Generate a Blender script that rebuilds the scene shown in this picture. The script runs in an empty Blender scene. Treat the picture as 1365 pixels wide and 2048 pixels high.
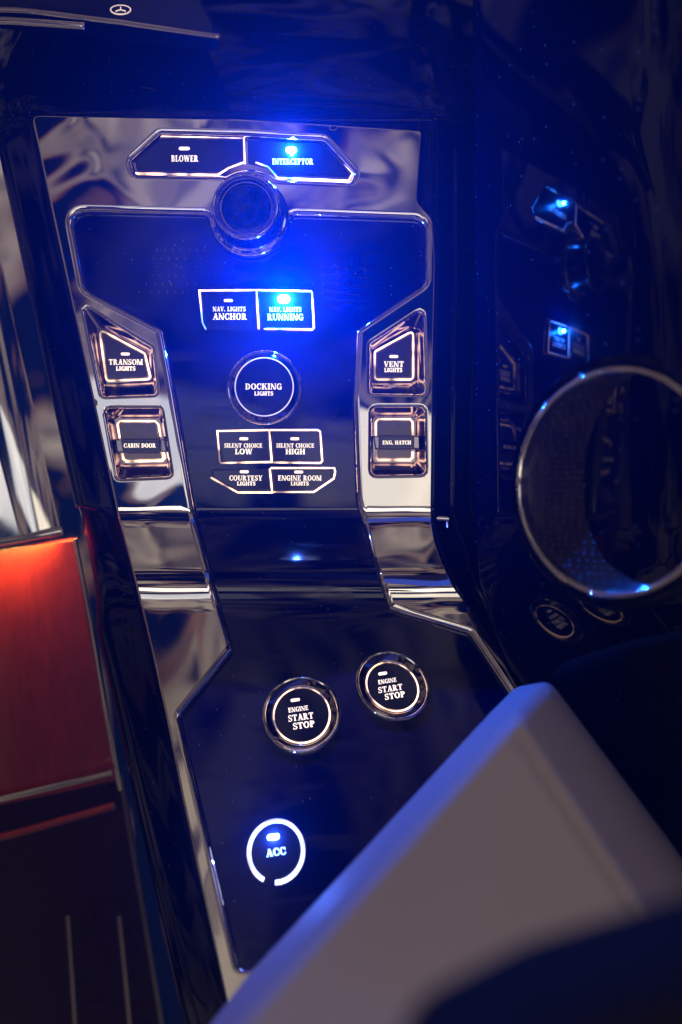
import bpy, math, random
import numpy as np
from mathutils import Vector, Matrix
from mathutils.geometry import delaunay_2d_cdt
random.seed(7)
rad = math.radians
scn = bpy.context.scene
col = scn.collection

# ------------------------------------------------------------------ camera
S = 0.0003                     # metres for one layout unit on the upper panel
F = 1593.0                     # focal length in layout units (28 mm on a 36 mm tall frame)
CX, CY = 682.5, 1024.0
D0 = 1593.0                    # distance of the upper panel in units (0.478 m)
CAM_LOC = Vector((0.0, 0.0, 1.35))
CAM_ROT = Matrix.Rotation(rad(50), 4, 'X')          # looks forward and 40 degrees down
CAM_M = Matrix.Translation(CAM_LOC) @ CAM_ROT
cam_d = bpy.data.cameras.new('camera')
cam = bpy.data.objects.new('camera', cam_d); col.objects.link(cam)
cam.matrix_world = CAM_M
cam_d.sensor_fit = 'VERTICAL'; cam_d.sensor_height = 36.0; cam_d.sensor_width = 24.0
cam_d.lens = 28.0
cam_d.clip_start = 0.005; cam_d.clip_end = 50
cam_d.dof.use_dof = True
cam_d.dof.focus_distance = 0.474
cam_d.dof.aperture_fstop = 2.6
cam_d.dof.aperture_blades = 9
scn.camera = cam
scn.view_settings.view_transform = 'Standard'
scn.view_settings.look = 'None'
scn.view_settings.exposure = 0.0
scn.view_settings.gamma = 1.0
scn.cycles.max_bounces = 10
scn.cycles.glossy_bounces = 6
scn.cycles.volume_bounces = 0
scn.cycles.sample_clamp_indirect = 6.0
scn.cycles.use_denoising = True
scn.cycles.volume_step_rate = 4.0

# ------------------------------------------------------------------ night surroundings
world = bpy.data.worlds.new('World'); scn.world = world; world.use_nodes = True
wn = world.node_tree.nodes; wl = world.node_tree.links
for n in list(wn): wn.remove(n)
w_out = wn.new('ShaderNodeOutputWorld'); w_bg = wn.new('ShaderNodeBackground')
w_tc = wn.new('ShaderNodeTexCoord'); w_mp = wn.new('ShaderNodeMapping')
w_nz = wn.new('ShaderNodeTexNoise'); w_rp = wn.new('ShaderNodeValToRGB')
w_mp.inputs['Scale'].default_value = (2.2, 1.0, 1.6)
w_mp.inputs['Location'].default_value = (-3.52, 1.16, -3.3)
w_nz.inputs['Scale'].default_value = 2.8; w_nz.inputs['Detail'].default_value = 3.5
w_nz.inputs['Distortion'].default_value = 1.6
cr = w_rp.color_ramp
cr.elements[0].position = 0.42; cr.elements[0].color = (0.002, 0.002, 0.012, 1)
cr.elements[1].position = 0.70; cr.elements[1].color = (0.46, 0.37, 0.25, 1)
for p, c in ((0.488, (0.003, 0.002, 0.008, 1)), (0.500, (0.21, 0.085, 0.030, 1)), (0.520, (0.20, 0.145, 0.105, 1)), (0.565, (0.33, 0.255, 0.18, 1)),
             (0.580, (0.035, 0.022, 0.020, 1)), (0.600, (0.03, 0.02, 0.02, 1)), (0.615, (0.40, 0.315, 0.23, 1))):
    e = cr.elements.new(p); e.color = c
wl.new(w_tc.outputs['Generated'], w_mp.inputs['Vector']); wl.new(w_mp.outputs['Vector'], w_nz.inputs['Vector'])
wl.new(w_nz.outputs['Fac'], w_rp.inputs['Fac']); wl.new(w_rp.outputs['Color'], w_bg.inputs['Color'])
w_bg.inputs['Strength'].default_value = 1.0
wl.new(w_bg.outputs['Background'], w_out.inputs['Surface'])

def cam3(x, y, d):
    """layout units (right, down, distance) -> camera space metres"""
    return Vector((x * S, -y * S, -d * S))
def W(x, y, d):
    return CAM_M @ cam3(x, y, d)

def area(name, pos, target, sx, sy, color, radiance):
    l = bpy.data.lights.new(name, 'AREA'); l.shape = 'RECTANGLE'
    l.size = sx; l.size_y = sy; l.color = color
    l.energy = radiance * math.pi * sx * sy
    o = bpy.data.objects.new(name, l); col.objects.link(o)
    p = W(*pos); t = W(*target)
    o.location = p
    o.rotation_euler = (t - p).to_track_quat('-Z', 'Y').to_euler()
    return o
def point(name, p, color, watts, r=0.001):
    l = bpy.data.lights.new(name, 'POINT'); l.color = color; l.energy = watts; l.shadow_soft_size = r
    o = bpy.data.objects.new(name, l); col.objects.link(o); o.location = p
    return o
# pale cabin lights behind the photographer, mirrored in the lower half of the upper panel
area('cabin_light', (-1000, -430, -1500), (-400, -60, 1593), 0.30, 0.19, (0.90, 0.90, 0.88), 1.0)
area('cabin_light', (330, -300, -1500), (200, -60, 1593), 0.34, 0.15, (1.0, 0.90, 0.70), 1.3)
# a lower pane of the same light: the line along the nose of the panel
area('cabin_light_low', (-200, 470, -1500), (-200, 60, 1593), 0.75, 0.13, (1.0, 0.90, 0.72), 2.4)
# added warm lamp, unseen behind the foot bar, for the gold band on the mahogany
area('added_warm_strip', (-715, 86, 1818), (-705, 150, 1852), 0.085, 0.005, (1.0, 0.52, 0.10), 120.0)
# soft tan light over the seat, high on the right behind the photographer
area('seat_light', (3000, -1500, -900), (400, 600, 1000), 0.4, 0.35, (0.80, 0.72, 1.0), 1.05)

# ------------------------------------------------------------------ materials
def new_mat(name):
    m = bpy.data.materials.new(name); m.use_nodes = True
    nt = m.node_tree; b = nt.nodes['Principled BSDF']
    return m, nt, b
def noise(nt, scale, detail=3, coord='Object', stretch=(1, 1, 1), distortion=0.0):
    tc = nt.nodes.new('ShaderNodeTexCoord'); mp = nt.nodes.new('ShaderNodeMapping')
    nz = nt.nodes.new('ShaderNodeTexNoise')
    mp.inputs['Scale'].default_value = stretch
    nz.inputs['Scale'].default_value = scale; nz.inputs['Detail'].default_value = detail
    nz.inputs['Distortion'].default_value = distortion
    nt.links.new(tc.outputs[coord], mp.inputs['Vector']); nt.links.new(mp.outputs['Vector'], nz.inputs['Vector'])
    return nz
def ramp_val(nt, src, a, b, lo, hi):
    r = nt.nodes.new('ShaderNodeMapRange')
    r.inputs['From Min'].default_value = a; r.inputs['From Max'].default_value = b
    r.inputs['To Min'].default_value = lo; r.inputs['To Max'].default_value = hi
    nt.links.new(src, r.inputs['Value'])
    return r.outputs['Result']
def add_bump(nt, b, src, strength, dist, prev=None):
    bp = nt.nodes.new('ShaderNodeBump'); bp.inputs['Strength'].default_value = strength
    bp.inputs['Distance'].default_value = dist
    nt.links.new(src, bp.inputs['Height'])
    if prev: nt.links.new(prev, bp.inputs['Normal'])
    nt.links.new(bp.outputs['Normal'], b.inputs['Normal'])
    return bp.outputs['Normal']

def mat_chrome(name, color, rough, wob=0.25, smear=0.10):
    m, nt, b = new_mat(name)
    b.inputs['Metallic'].default_value = 1.0; b.inputs['Base Color'].default_value = (*color, 1)
    n1 = noise(nt, 14, 1.0, distortion=0.4)
    nrm = add_bump(nt, b, n1.outputs['Fac'], wob, 0.010)
    n2 = noise(nt, 60, 5, stretch=(1.0, 0.25, 1.0))            # wiping smears and finger marks
    nt.links.new(ramp_val(nt, n2.outputs['Fac'], 0.45, 0.75, rough, rough + smear), b.inputs['Roughness'])
    return m
M_CHROME = mat_chrome('polished_chrome', (0.74, 0.72, 0.71), 0.025, 0.22, 0.05)
M_TRIM = mat_chrome('trim_chrome', (0.80, 0.78, 0.77), 0.06, 0.12, 0.05)
M_PILLAR = mat_chrome('pillar_chrome', (0.84, 0.82, 0.79), 0.04, 0.05, 0.06)
M_SMOKE = mat_chrome('smoked_chrome', (0.30, 0.26, 0.29), 0.07, 0.10, 0.05)

def mat_navy(name, base, rough, coat, smudge=False):
    m, nt, b = new_mat(name)
    b.inputs['Base Color'].default_value = (*base, 1)
    # settled dust: sparse pale specks
    tcd = nt.nodes.new('ShaderNodeTexCoord'); vd = nt.nodes.new('ShaderNodeTexVoronoi'); vd.inputs['Scale'].default_value = 230
    nt.links.new(tcd.outputs['Object'], vd.inputs['Vector'])
    sp_ = ramp_val(nt, vd.outputs['Distance'], 0.10, 0.06, 0, 1)
    sx_ = nt.nodes.new('ShaderNodeSeparateColor'); nt.links.new(vd.outputs['Color'], sx_.inputs[0])
    gt_ = nt.nodes.new('ShaderNodeMath'); gt_.operation = 'GREATER_THAN'; gt_.inputs[1].default_value = 0.72
    nt.links.new(sx_.outputs[0], gt_.inputs[0])
    ml_ = nt.nodes.new('ShaderNodeMath'); ml_.operation = 'MULTIPLY'
    nt.links.new(sp_, ml_.inputs[0]); nt.links.new(gt_.outputs[0], ml_.inputs[1])
    mx_ = nt.nodes.new('ShaderNodeMix'); mx_.data_type = 'RGBA'
    mx_.inputs['A'].default_value = (*base, 1); mx_.inputs['B'].default_value = (0.20, 0.20, 0.24, 1)
    nt.links.new(ml_.outputs[0], mx_.inputs['Factor']); nt.links.new(mx_.outputs['Result'], b.inputs['Base Color'])
    b.inputs['Roughness'].default_value = 0.35
    b.inputs['Specular IOR Level'].default_value = 0.0
    b.inputs['Coat Weight'].default_value = coat
    b.inputs['Coat IOR'].default_value = 1.50 if smudge else 1.42
    n2 = noise(nt, 45, 5, stretch=(1, 0.2, 1))
    nt.links.new(ramp_val(nt, n2.outputs['Fac'], 0.4, 0.8, rough + 0.012, rough + 0.07), b.inputs['Coat Roughness'])
    n4 = noise(nt, 26, 6, stretch=(0.5, 2.2, 1), distortion=1.2)
    sm = ramp_val(nt, n4.outputs['Fac'], 0.52, 0.72, 0.0, 0.22)
    ad = nt.nodes.new('ShaderNodeMath'); ad.operation = 'ADD'
    nt.links.new(b.inputs['Coat Roughness'].links[0].from_socket, ad.inputs[0]); nt.links.new(sm, ad.inputs[1])
    if smudge: nt.links.new(ad.outputs[0], b.inputs['Coat Roughness'])
    n1 = noise(nt, 8, 1.5)
    bp = nt.nodes.new('ShaderNodeBump'); bp.inputs['Strength'].default_value = 0.10; bp.inputs['Distance'].default_value = 0.01
    nt.links.new(n1.outputs['Fac'], bp.inputs['Height']); nt.links.new(bp.outputs['Normal'], b.inputs['Coat Normal'])
    return m
M_NAVY = mat_navy('navy_gelcoat', (0.0006, 0.0008, 0.007), 0.0, 0.5)
M_PANEL = mat_navy('navy_gloss_panel', (0.0008, 0.0015, 0.038), 0.03, 1.0, True)

def mat_plain(name, color, rough, metallic=0.0, coat=0.0, bump=None, spec=0.5):
    m, nt, b = new_mat(name)
    b.inputs['Base Color'].default_value = (*color, 1); b.inputs['Roughness'].default_value = rough
    b.inputs['Metallic'].default_value = metallic; b.inputs['Coat Weight'].default_value = coat
    b.inputs['Coat Roughness'].default_value = 0.05
    b.inputs['Specular IOR Level'].default_value = spec
    n = noise(nt, bump[0] if bump else 120, 4)
    nt.links.new(ramp_val(nt, n.outputs['Fac'], 0.3, 0.7, rough * 0.85, min(1, rough * 1.2)), b.inputs['Roughness'])
    if bump: add_bump(nt, b, n.outputs['Fac'], bump[1], bump[2])
    return m
M_FACE = mat_plain('button_black', (0.008, 0.007, 0.012), 0.16, coat=0.5)
M_FACE2 = mat_plain('button_smoke', (0.10, 0.085, 0.10), 0.22, coat=0.4)
M_BLACK = mat_plain('black_gloss', (0.003, 0.003, 0.008), 0.08, coat=0.0, spec=0.3)
M_DARKPAD = mat_plain('dark_vinyl', (0.016, 0.013, 0.022), 0.8, bump=(300, 0.2, 0.001), spec=0.05)

def mat_vinyl():
    m, nt, b = new_mat('lavender_grey_vinyl')
    n = noise(nt, 9, 3); mix = nt.nodes.new('ShaderNodeMix'); mix.data_type = 'RGBA'
    mix.inputs['A'].default_value = (0.40, 0.34, 0.40, 1); mix.inputs['B'].default_value = (0.46, 0.39, 0.43, 1)
    nt.links.new(n.outputs['Fac'], mix.inputs['Factor']); nt.links.new(mix.outputs['Result'], b.inputs['Base Color'])
    b.inputs['Roughness'].default_value = 0.62; b.inputs['Specular IOR Level'].default_value = 0.25
    n3 = noise(nt, 900, 2); add_bump(nt, b, n3.outputs['Fac'], 0.25, 0.0004)
    return m
M_VINYL = mat_vinyl()

def mat_mahogany():
    m, nt, b = new_mat('lacquered_mahogany')
    n = noise(nt, 30, 6, stretch=(6, 0.6, 6), distortion=0.8)
    rp = nt.nodes.new('ShaderNodeValToRGB')
    rp.color_ramp.elements[0].color = (0.09, 0.004, 0.007, 1); rp.color_ramp.elements[1].color = (0.30, 0.026, 0.012, 1)
    nt.links.new(n.outputs['Fac'], rp.inputs['Fac']); nt.links.new(rp.outputs['Color'], b.inputs['Base Color'])
    b.inputs['Roughness'].default_value = 0.35
    b.inputs['Coat Weight'].default_value = 0.5; b.inputs['Coat Roughness'].default_value = 0.10
    return m
M_WOOD = mat_mahogany()

def mat_glow(name, color, strength, uneven=(0.55, 1.5), scale=60):
    m, nt, b = new_mat(name)
    b.inputs['Base Color'].default_value = (0.5, 0.48, 0.45, 1); b.inputs['Roughness'].default_value = 0.3
    b.inputs['Emission Color'].default_value = (*color, 1)
    n = noise(nt, scale, 2)
    nt.links.new(ramp_val(nt, n.outputs['Fac'], 0.35, 0.66, strength * uneven[0], strength * uneven[1]), b.inputs['Emission Strength'])
    m.cycles.emission_sampling = 'NONE'
    return m
M_RING = mat_glow('warm_backlight', (1.0, 0.62, 0.36), 2.3, (0.12, 2.2), 90)
M_TEXT = mat_glow('backlit_lettering', (1.0, 0.80, 0.62), 1.9, (0.7, 1.3))
M_IND = mat_glow('warm_indicator', (1.0, 0.74, 0.55), 1.8, (0.8, 1.2))
M_THIN = mat_glow('dim_backlight', (1.0, 0.78, 0.66), 0.9, (0.7, 1.2))
M_ACC = mat_glow('white_backlight', (0.72, 0.72, 1.0), 2.6, (0.4, 1.5), 40)
M_PADDLE = mat_plain('paddle_grey', (0.26, 0.22, 0.23), 0.25, coat=0.3)
M_PADDLE_LIT = mat_plain('paddle_lit', (0.55, 0.44, 0.36), 0.3, coat=0.3)  # lower paddle: warm glow of the light guide put into its colour
M_STEP = mat_plain('dark_step_wood', (0.020, 0.004, 0.004), 0.3, coat=0.0, spec=0.25)
M_LED = mat_glow('blue_indicator', (0.12, 0.55, 1.0), 60.0, (1, 1))
M_LEDS = mat_glow('pale_blue_indicator', (0.28, 0.48, 1.0), 5.0, (1, 1))

# ------------------------------------------------------------------ bent panel profile
def build_profile():
    pts = [Vector((-2600, D0)), Vector((8, D0)), Vector((162, 1686)), Vector((162 + 1.732 * 620, 1686 - 620))]
    out = []
    def line(a, b, k):
        for i in range(k): out.append(a.lerp(b, i / k))
    cur = pts[0]
    for i, r in ((1, 60), (2, 95)):
        a, b, c = pts[i - 1], pts[i], pts[i + 1]
        u = (a - b).normalized(); v = (c - b).normalized()
        th = u.angle(v); t = r / math.tan(th / 2)
        p1 = b + u * t; p2 = b + v * t
        line(cur, p1, 60)
        cen = b + (u + v).normalized() * (r / math.sin(th / 2))
        a1 = math.atan2(*(p1 - cen).yx); a2 = math.atan2(*(p2 - cen).yx)
        da = (a2 - a1 + math.pi) % (2 * math.pi) - math.pi
        for k in range(24):
            a_ = a1 + da * k / 24; out.append(cen + Vector((math.cos(a_), math.sin(a_))) * r)
        cur = p2
    line(cur, pts[3], 60); out.append(pts[3])
    P = np.array([(p.x, p.y) for p in out])
    T = np.gradient(P, axis=0); T /= np.linalg.norm(T, axis=1)[:, None]
    N = np.stack([T[:, 1], -T[:, 0]], 1)
    return P, T, N
PP, PT, PN = build_profile()
_tab = {}
def tab(h):
    k = round(h, 2)
    if k not in _tab:
        Q = PP + PN * h
        py = CY + Q[:, 0] / Q[:, 1] * F
        py = np.maximum.accumulate(py)
        _tab[k] = (py, Q)
    return _tab[k]
def U(px, py, h=0.0):
    """point of the panel surface raised by h that is sighted at (px,py); layout units (x, y down, distance)"""
    t, Q = tab(h)
    y = np.interp(py, t, Q[:, 0]); d = np.interp(py, t, Q[:, 1])
    return Vector(((px - CX) * d / F, y, d))
def UN(py):
    t, Q = tab(0)
    ny = np.interp(py, t, PN[:, 0]); nd = np.interp(py, t, PN[:, 1])
    ty = np.interp(py, t, PT[:, 0]); td = np.interp(py, t, PT[:, 1])
    return Vector((0, ny, nd)).normalized(), Vector((0, ty, td)).normalized()
def B(px, py, h, hb=0.0):
    n, t = UN(py)
    return U(px, py, hb) + n * h
def at(px, py, d):
    return Vector(((px - CX) * d / F, (py - CY) * d / F, d))

# ------------------------------------------------------------------ objects
def thing(name, label, cat, base, group=None):
    o = bpy.data.objects.new(name, None); col.objects.link(o)
    o.empty_display_size = 0.01
    o.matrix_world = Matrix.Translation(W(*base)) @ CAM_ROT
    o['label'] = label; o['category'] = cat
    if group: o['group'] = group
    o['_b'] = tuple(base)
    return o
def base_of(o):
    while o.parent: o = o.parent
    return Vector(o['_b'])
def mesh(name, verts, faces, mat, parent, normals=None, smooth=True, label=None):
    """verts in layout units; parent is a thing or one of its parts"""
    b = base_of(parent)
    me = bpy.data.meshes.new(name)
    me.from_pydata([cam3(*(v - b)) for v in verts], [], faces)
    me.materials.append(mat)
    if smooth: me.polygons.foreach_set('use_smooth', [True] * len(me.polygons))
    me.update()
    if normals is not None:
        me.normals_split_custom_set_from_vertices([Vector((n.x, -n.y, -n.z)).normalized() for n in normals])
    o = bpy.data.objects.new(name, me); col.objects.link(o)
    o.parent = parent
    if label: o['label'] = label
    return o

# ---- 2-D loops (layout pixels, clockwise as seen = positive area with y down)
def area2(p):
    return 0.5 * sum(p[i][0] * p[(i + 1) % len(p)][1] - p[(i + 1) % len(p)][0] * p[i][1] for i in range(len(p)))
def rnd(pts, r=8, seg=5):
    """round the corners; a point may carry its own radius as third item"""
    out = []; n = len(pts)
    for i in range(n):
        a, b, c = pts[i - 1], pts[i], pts[(i + 1) % n]
        rr = b[2] if len(b) > 2 else r
        A, Bv, C = Vector(a[:2]), Vector(b[:2]), Vector(c[:2])
        u = A - Bv; v = C - Bv; lu, lv = u.length, v.length
        u.normalize(); v.normalize()
        th = u.angle(v)
        if th > 3.10 or rr <= 0: out.append((Bv.x, Bv.y)); continue
        t = min(rr / math.tan(th / 2), lu * 0.48, lv * 0.48)
        p1, p2 = Bv + u * t, Bv + v * t
        for k in range(seg + 1):
            s = k / seg
            q = p1 * (1 - s) ** 2 + Bv * 2 * s * (1 - s) + p2 * s * s
            out.append((q.x, q.y))
    if area2(out) < 0: out.reverse()
    return out
def dense(p, step=12.0, closed=True):
    out = []; n = len(p)
    for i in range(n if closed else n - 1):
        a, b = Vector(p[i]), Vector(p[(i + 1) % n]); L = (b - a).length
        k = max(1, int(math.ceil(L / step)))
        for j in range(k):
            q = a.lerp(b, j / k); out.append((q.x, q.y))
    if not closed: out.append(tuple(p[-1]))
    res = []
    for q in out:
        if not res or (Vector(q) - Vector(res[-1])).length > 0.05: res.append(q)
    if closed and (Vector(res[0]) - Vector(res[-1])).length <= 0.05: res.pop()
    return res
def loop_normals(p, closed=True):
    """outward normals with the miter length of a positive-area loop"""
    n = len(p); out = []
    for i in range(n):
        a = Vector(p[i - 1]) if (closed or i > 0) else None
        c = Vector(p[(i + 1) % n]) if (closed or i < n - 1) else None
        b = Vector(p[i]); ns = []
        for s, e in ((a, b), (b, c)):
            if s is None or e is None: continue
            d = (e - s).normalized(); ns.append(Vector((d.y, -d.x)))
        m = sum(ns, Vector((0, 0))) ; m.normalize()
        k = max(0.5, m.dot(ns[0]))
        out.append((m, 1 / k))
    return out
def offset(p, o, closed=True):
    return [(q[0] + m.x * o * k, q[1] + m.y * o * k) for q, (m, k) in zip(p, loop_normals(p, closed))]
def inside(pts, poly):
    x, y = pts[:, 0], pts[:, 1]; c = np.zeros(len(pts), bool)
    n = len(poly); j = n - 1
    for i in range(n):
        xi, yi = poly[i]; xj, yj = poly[j]
        if yi != yj:
            c ^= ((yi > y) != (yj > y)) & (x < (xj - xi) * (y - yi) / (yj - yi) + xi)
        j = i
    return c
def quarter(r, rh, h_top, h_bot, n=5):
    """edge section: (inset, height, tilt) from the foot of the wall to the top"""
    s = [(0.0, h_bot, 0.0)]
    for k in range(n + 1):
        t = math.pi / 2 * k / n
        s.append((r * (1 - math.cos(t)), h_top - rh * (1 - math.sin(t)), t))
    return s
def surf_frame(py):
    n, t = UN(py)
    return Vector((1, 0, 0)), t, n
def plate(name, outer, mat, parent, sec, holes=(), grid=14.0, fmap=B, hb=0.0, bow=None, frame=surf_frame, label=None):
    """a plate with rounded edges. outer: loop; holes: [(loop, section)]"""
    verts, nors, faces = [], [], []
    def put(q, h, tilt, m):
        verts.append(fmap(q[0], q[1], h + (bow(q[0], q[1]) if bow else 0), hb))
        ex, ey, n = frame(q[1])
        nors.append((ex * m.x + ey * m.y) * math.cos(tilt) + n * math.sin(tilt))
    cons = []
    for lp, sc, sign in [(outer, sec, -1)] + [(h, s, 1) for h, s in holes]:
        nm = loop_normals(lp); rings = []
        for (o, h, t) in sc:
            ring = []
            for q, (m, k) in zip(lp, nm):
                qq = (q[0] + sign * m.x * o * k, q[1] + sign * m.y * o * k)
                ring.append(len(verts)); put(qq, h, t, m * (-sign))
            rings.append(ring)
        for a, b in zip(rings[:-1], rings[1:]):
            L = len(a)
            for i in range(L):
                j = (i + 1) % L
                f = (a[i], a[j], b[j], b[i])
                faces.append(f if sign < 0 else f[::-1])
        o = sc[-1][0]
        cons.append(([(q[0] + sign * m.x * o * k, q[1] + sign * m.y * o * k) for q, (m, k) in zip(lp, nm)], rings[-1]))
    top = sec[-1][1]
    pts, edges, gidx = [], [], []
    for lp, ring in cons:
        s0 = len(pts); pts += [Vector(q) for q in lp]; gidx += ring
        edges += [(s0 + i, s0 + (i + 1) % len(lp)) for i in range(len(lp))]
    if grid:
        O = np.array(cons[0][0]); lo, hi = O.min(0), O.max(0)
        gx, gy = np.meshgrid(np.arange(lo[0] + grid / 2, hi[0], grid), np.arange(lo[1] + grid / 2, hi[1], grid))
        G = np.stack([gx.ravel(), gy.ravel()], 1)
        ok = inside(G, cons[0][0])
        for lp, _ in cons[1:]: ok &= ~inside(G, lp)
        allp = np.array([tuple(p) for p in pts])
        for i in np.where(ok)[0]:
            if np.min((allp[:, 0] - G[i, 0]) ** 2 + (allp[:, 1] - G[i, 1]) ** 2) > (grid * 0.35) ** 2:
                pts.append(Vector(G[i])); gidx.append(-1)
    ov, oe, of, ovo, oeo, ofo = delaunay_2d_cdt(pts, edges, [], 0, 1e-5)
    vid = []
    for p, orig in zip(ov, ovo):
        g = gidx[orig[0]] if orig else -1
        if g < 0:
            g = len(verts); put((p.x, p.y), top, math.pi / 2, Vector((0, 0)))
        vid.append(g)
    cen = np.array([tuple(sum((ov[i] for i in f), Vector((0, 0))) / len(f)) for f in of])
    ok = inside(cen, cons[0][0])
    for lp, _ in cons[1:]: ok &= ~inside(cen, lp)
    for f, k in zip(of, ok):
        if k:
            a = area2([ov[i] for i in f])
            if abs(a) < 1e-6: continue
            f = list(f) if a > 0 else list(f)[::-1]
            faces.append([vid[i] for i in f])
    faces = [tuple(reversed(f)) for f in faces]
    return mesh(name, verts, faces, mat, parent, nors, label=label)

def strip(name, line, w, mat, parent, closed=True, hb=0.0, rise=2.0, fmap=B, n=5):
    """a thin half-round light guide along a line; the top of its arch stands rise above hb"""
    p = dense(line, 8.0, closed); nm = loop_normals(p, closed)
    verts, nors, faces = [], [], []
    for q, (m, k) in zip(p, nm):
        for i in range(n + 1):
            a = math.pi * i / n
            o = math.cos(a) * w / 2
            verts.append(fmap(q[0] + m.x * o * k, q[1] + m.y * o * k, math.sin(a) * rise, hb))
    L = len(p); c = n + 1
    for i in range(L if closed else L - 1):
        j = (i + 1) % L
        for k in range(n):
            faces.append((i * c + k, j * c + k, j * c + k + 1, i * c + k + 1))
    if not closed:
        faces.append(tuple(range(c))); faces.append(tuple((L - 1) * c + i for i in range(c))[::-1])
    return mesh(name, verts, faces, mat, parent)

def well(name, top, bot, mat, parent, h_top, h_bot, r_top=8, r_bot=6, seg=3):
    """sloping walls of a recess from its mouth down to its floor"""
    a = rnd(top, r_top, seg); b = rnd(bot, r_bot, seg)
    if len(a) != len(b): raise ValueError(name)
    va = [B(q[0], q[1], h_top + 1.0) for q in offset(a, 4.0)] + [B(q[0], q[1], h_top - 4.0) for q in offset(a, 0.8)]
    vb = [U(q[0], q[1], h_bot) for q in b]
    n = len(a); verts = va[n:] + vb; faces = []
    for i in range(n):
        j = (i + 1) % n
        faces.append((i, j, n + j, n + i)[::-1])
    faces.append(tuple(range(n, 2 * n))[::-1])
    return mesh(name, verts, faces, mat, parent, smooth=False)

def lathe(name, cpx, cpy, sec, mat, parent, hb=0.0, ax=1.0, ay=1.0, rot=0.0, seg=72, frame=None, arc=None, smooth=True, tilt=None):
    """turned part standing on the panel: sec = [(radius, height)...] from outside foot to the centre"""
    if frame is None:
        n, t = UN(cpy); c = U(cpx, cpy, hb); ex = Vector((1, 0, 0)); ey = t
    else: c, ex, ey, n = frame
    verts, faces = [], []
    a0, a1 = arc if arc else (0, 2 * math.pi)
    cnt = seg if not arc else seg + 1
    cr_, sr_ = math.cos(rot), math.sin(rot)
    for i in range(cnt):
        a = a0 + (a1 - a0) * i / seg
        u, v = math.cos(a) * ax, math.sin(a) * ay
        u, v = u * cr_ - v * sr_, u * sr_ + v * cr_
        for r, h in sec: verts.append(c + ex * (u * r) + ey * (v * r) + n * h)
    k = len(sec)
    for i in range(seg):
        j = (i + 1) % cnt
        for q in range(k - 1):
            faces.append((i * k + q, i * k + q + 1, j * k + q + 1, j * k + q))
    if arc:
        faces.append(tuple(range(k))); faces.append(tuple((cnt - 1) * k + q for q in range(k))[::-1])
    o = mesh(name, verts, faces, mat, parent, smooth=smooth)
    if smooth:
        o.data.set_sharp_from_angle(angle=rad(38))
    return o
def disc(name, cpx, cpy, r, h, mat, parent, hb=0.0, dome=0.0, **kw):
    sec = [(r, h - 3), (r, h - 0.8), (r - 0.8, h)] + [(r * (1 - k / 6) if k < 6 else 0.01, h + dome * (1 - (1 - k / 6) ** 2)) for k in range(1, 7)]
    return lathe(name, cpx, cpy, sec, mat, parent, hb, **kw)

# ---- serif lettering, strokes in a 1-high box
TK, TN, SF = 0.235, 0.105, 0.085
def rect(x0, y0, x1, y1): return [(x0, y0), (x1, y0), (x1, y1), (x0, y1)]
def stem(x, y0=0.0, y1=1.0, t=TK, top=True, bot=True):
    g = [rect(x, y0, x + t, y1)]
    if top: g.append(rect(x - 0.09, y1 - SF, x + t + 0.09, y1))
    if bot: g.append(rect(x - 0.09, y0, x + t + 0.09, y0 + SF))
    return g
def dia(xa, ya, xb, yb, t): return [[(xa, ya), (xa + t, ya), (xb + t, yb), (xb, yb)]]
def bowl(cx, cy, rx, ry, a0, a1, tk=TK, tn=TN, seg=12):
    g = []
    for i in range(seg):
        q = []
        for s, inner in ((i, 0), (i + 1, 0), (i + 1, 1), (i, 1)):
            a = rad(a0 + (a1 - a0) * s / seg)
            x, y = math.cos(a), math.sin(a)
            q.append((cx + x * (rx - inner * tk), cy + y * (ry - inner * tn)))
        g.append(q)
    return g
def hserif(x, y, up, h=0.24): return [rect(x - TN, y if up else y - h, x, y + h if up else y)]
GL = {}
GL['A'] = (0.92, dia(0.44, 1, 0.10, 0, TN) + dia(0.36, 1, 0.60, 0, TK + 0.03) + [rect(0.2, 0.3, 0.66, 0.3 + TN)] + [rect(0.0, 0, 0.32, SF), rect(0.52, 0, 0.96, SF)])
GL['B'] = (0.80, stem(0.1) + bowl(0.33, 0.74, 0.36, 0.26, -90, 90) + bowl(0.35, 0.27, 0.42, 0.27, -90, 90))
GL['C'] = (0.82, bowl(0.46, 0.5, 0.44, 0.52, 50, 310) + hserif(0.80, 0.62, True, 0.36) + hserif(0.80, 0.38, False, 0.28))
GL['D'] = (0.90, stem(0.1) + bowl(0.36, 0.5, 0.50, 0.5, -90, 90))
GL['E'] = (0.76, stem(0.1) + [rect(0.2, 1 - TN, 0.70, 1), rect(0.2, 0, 0.74, TN), rect(0.3, 0.46, 0.55, 0.46 + TN)] + hserif(0.70, 1, False) + hserif(0.74, 0, True) + [rect(0.5, 0.38, 0.58, 0.64)])
GL['G'] = (0.90, bowl(0.46, 0.5, 0.44, 0.52, 50, 318) + hserif(0.80, 0.62, True, 0.36) + [rect(0.60, 0, 0.60 + TK, 0.42), rect(0.50, 0.38, 0.94, 0.46)])
GL['H'] = (0.98, stem(0.1) + stem(0.66) + [rect(0.3, 0.45, 0.7, 0.45 + TN)])
GL['I'] = (0.44, stem(0.1))
GL['K'] = (0.95, stem(0.1) + dia(0.30, 0.38, 0.68, 1, TN) + dia(0.40, 0.62, 0.66, 0, TK) + [rect(0.56, 1 - SF, 0.92, 1), rect(0.58, 0, 0.98, SF)])
GL['L'] = (0.74, stem(0.1) + [rect(0.2, 0, 0.72, TN)] + hserif(0.72, 0, True, 0.34))
GL['M'] = (1.16, stem(0.06, t=TN) + dia(0.10, 1, 0.46, 0, TK) + dia(0.92, 1, 0.52, 0, TN) + stem(0.84) )
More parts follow.
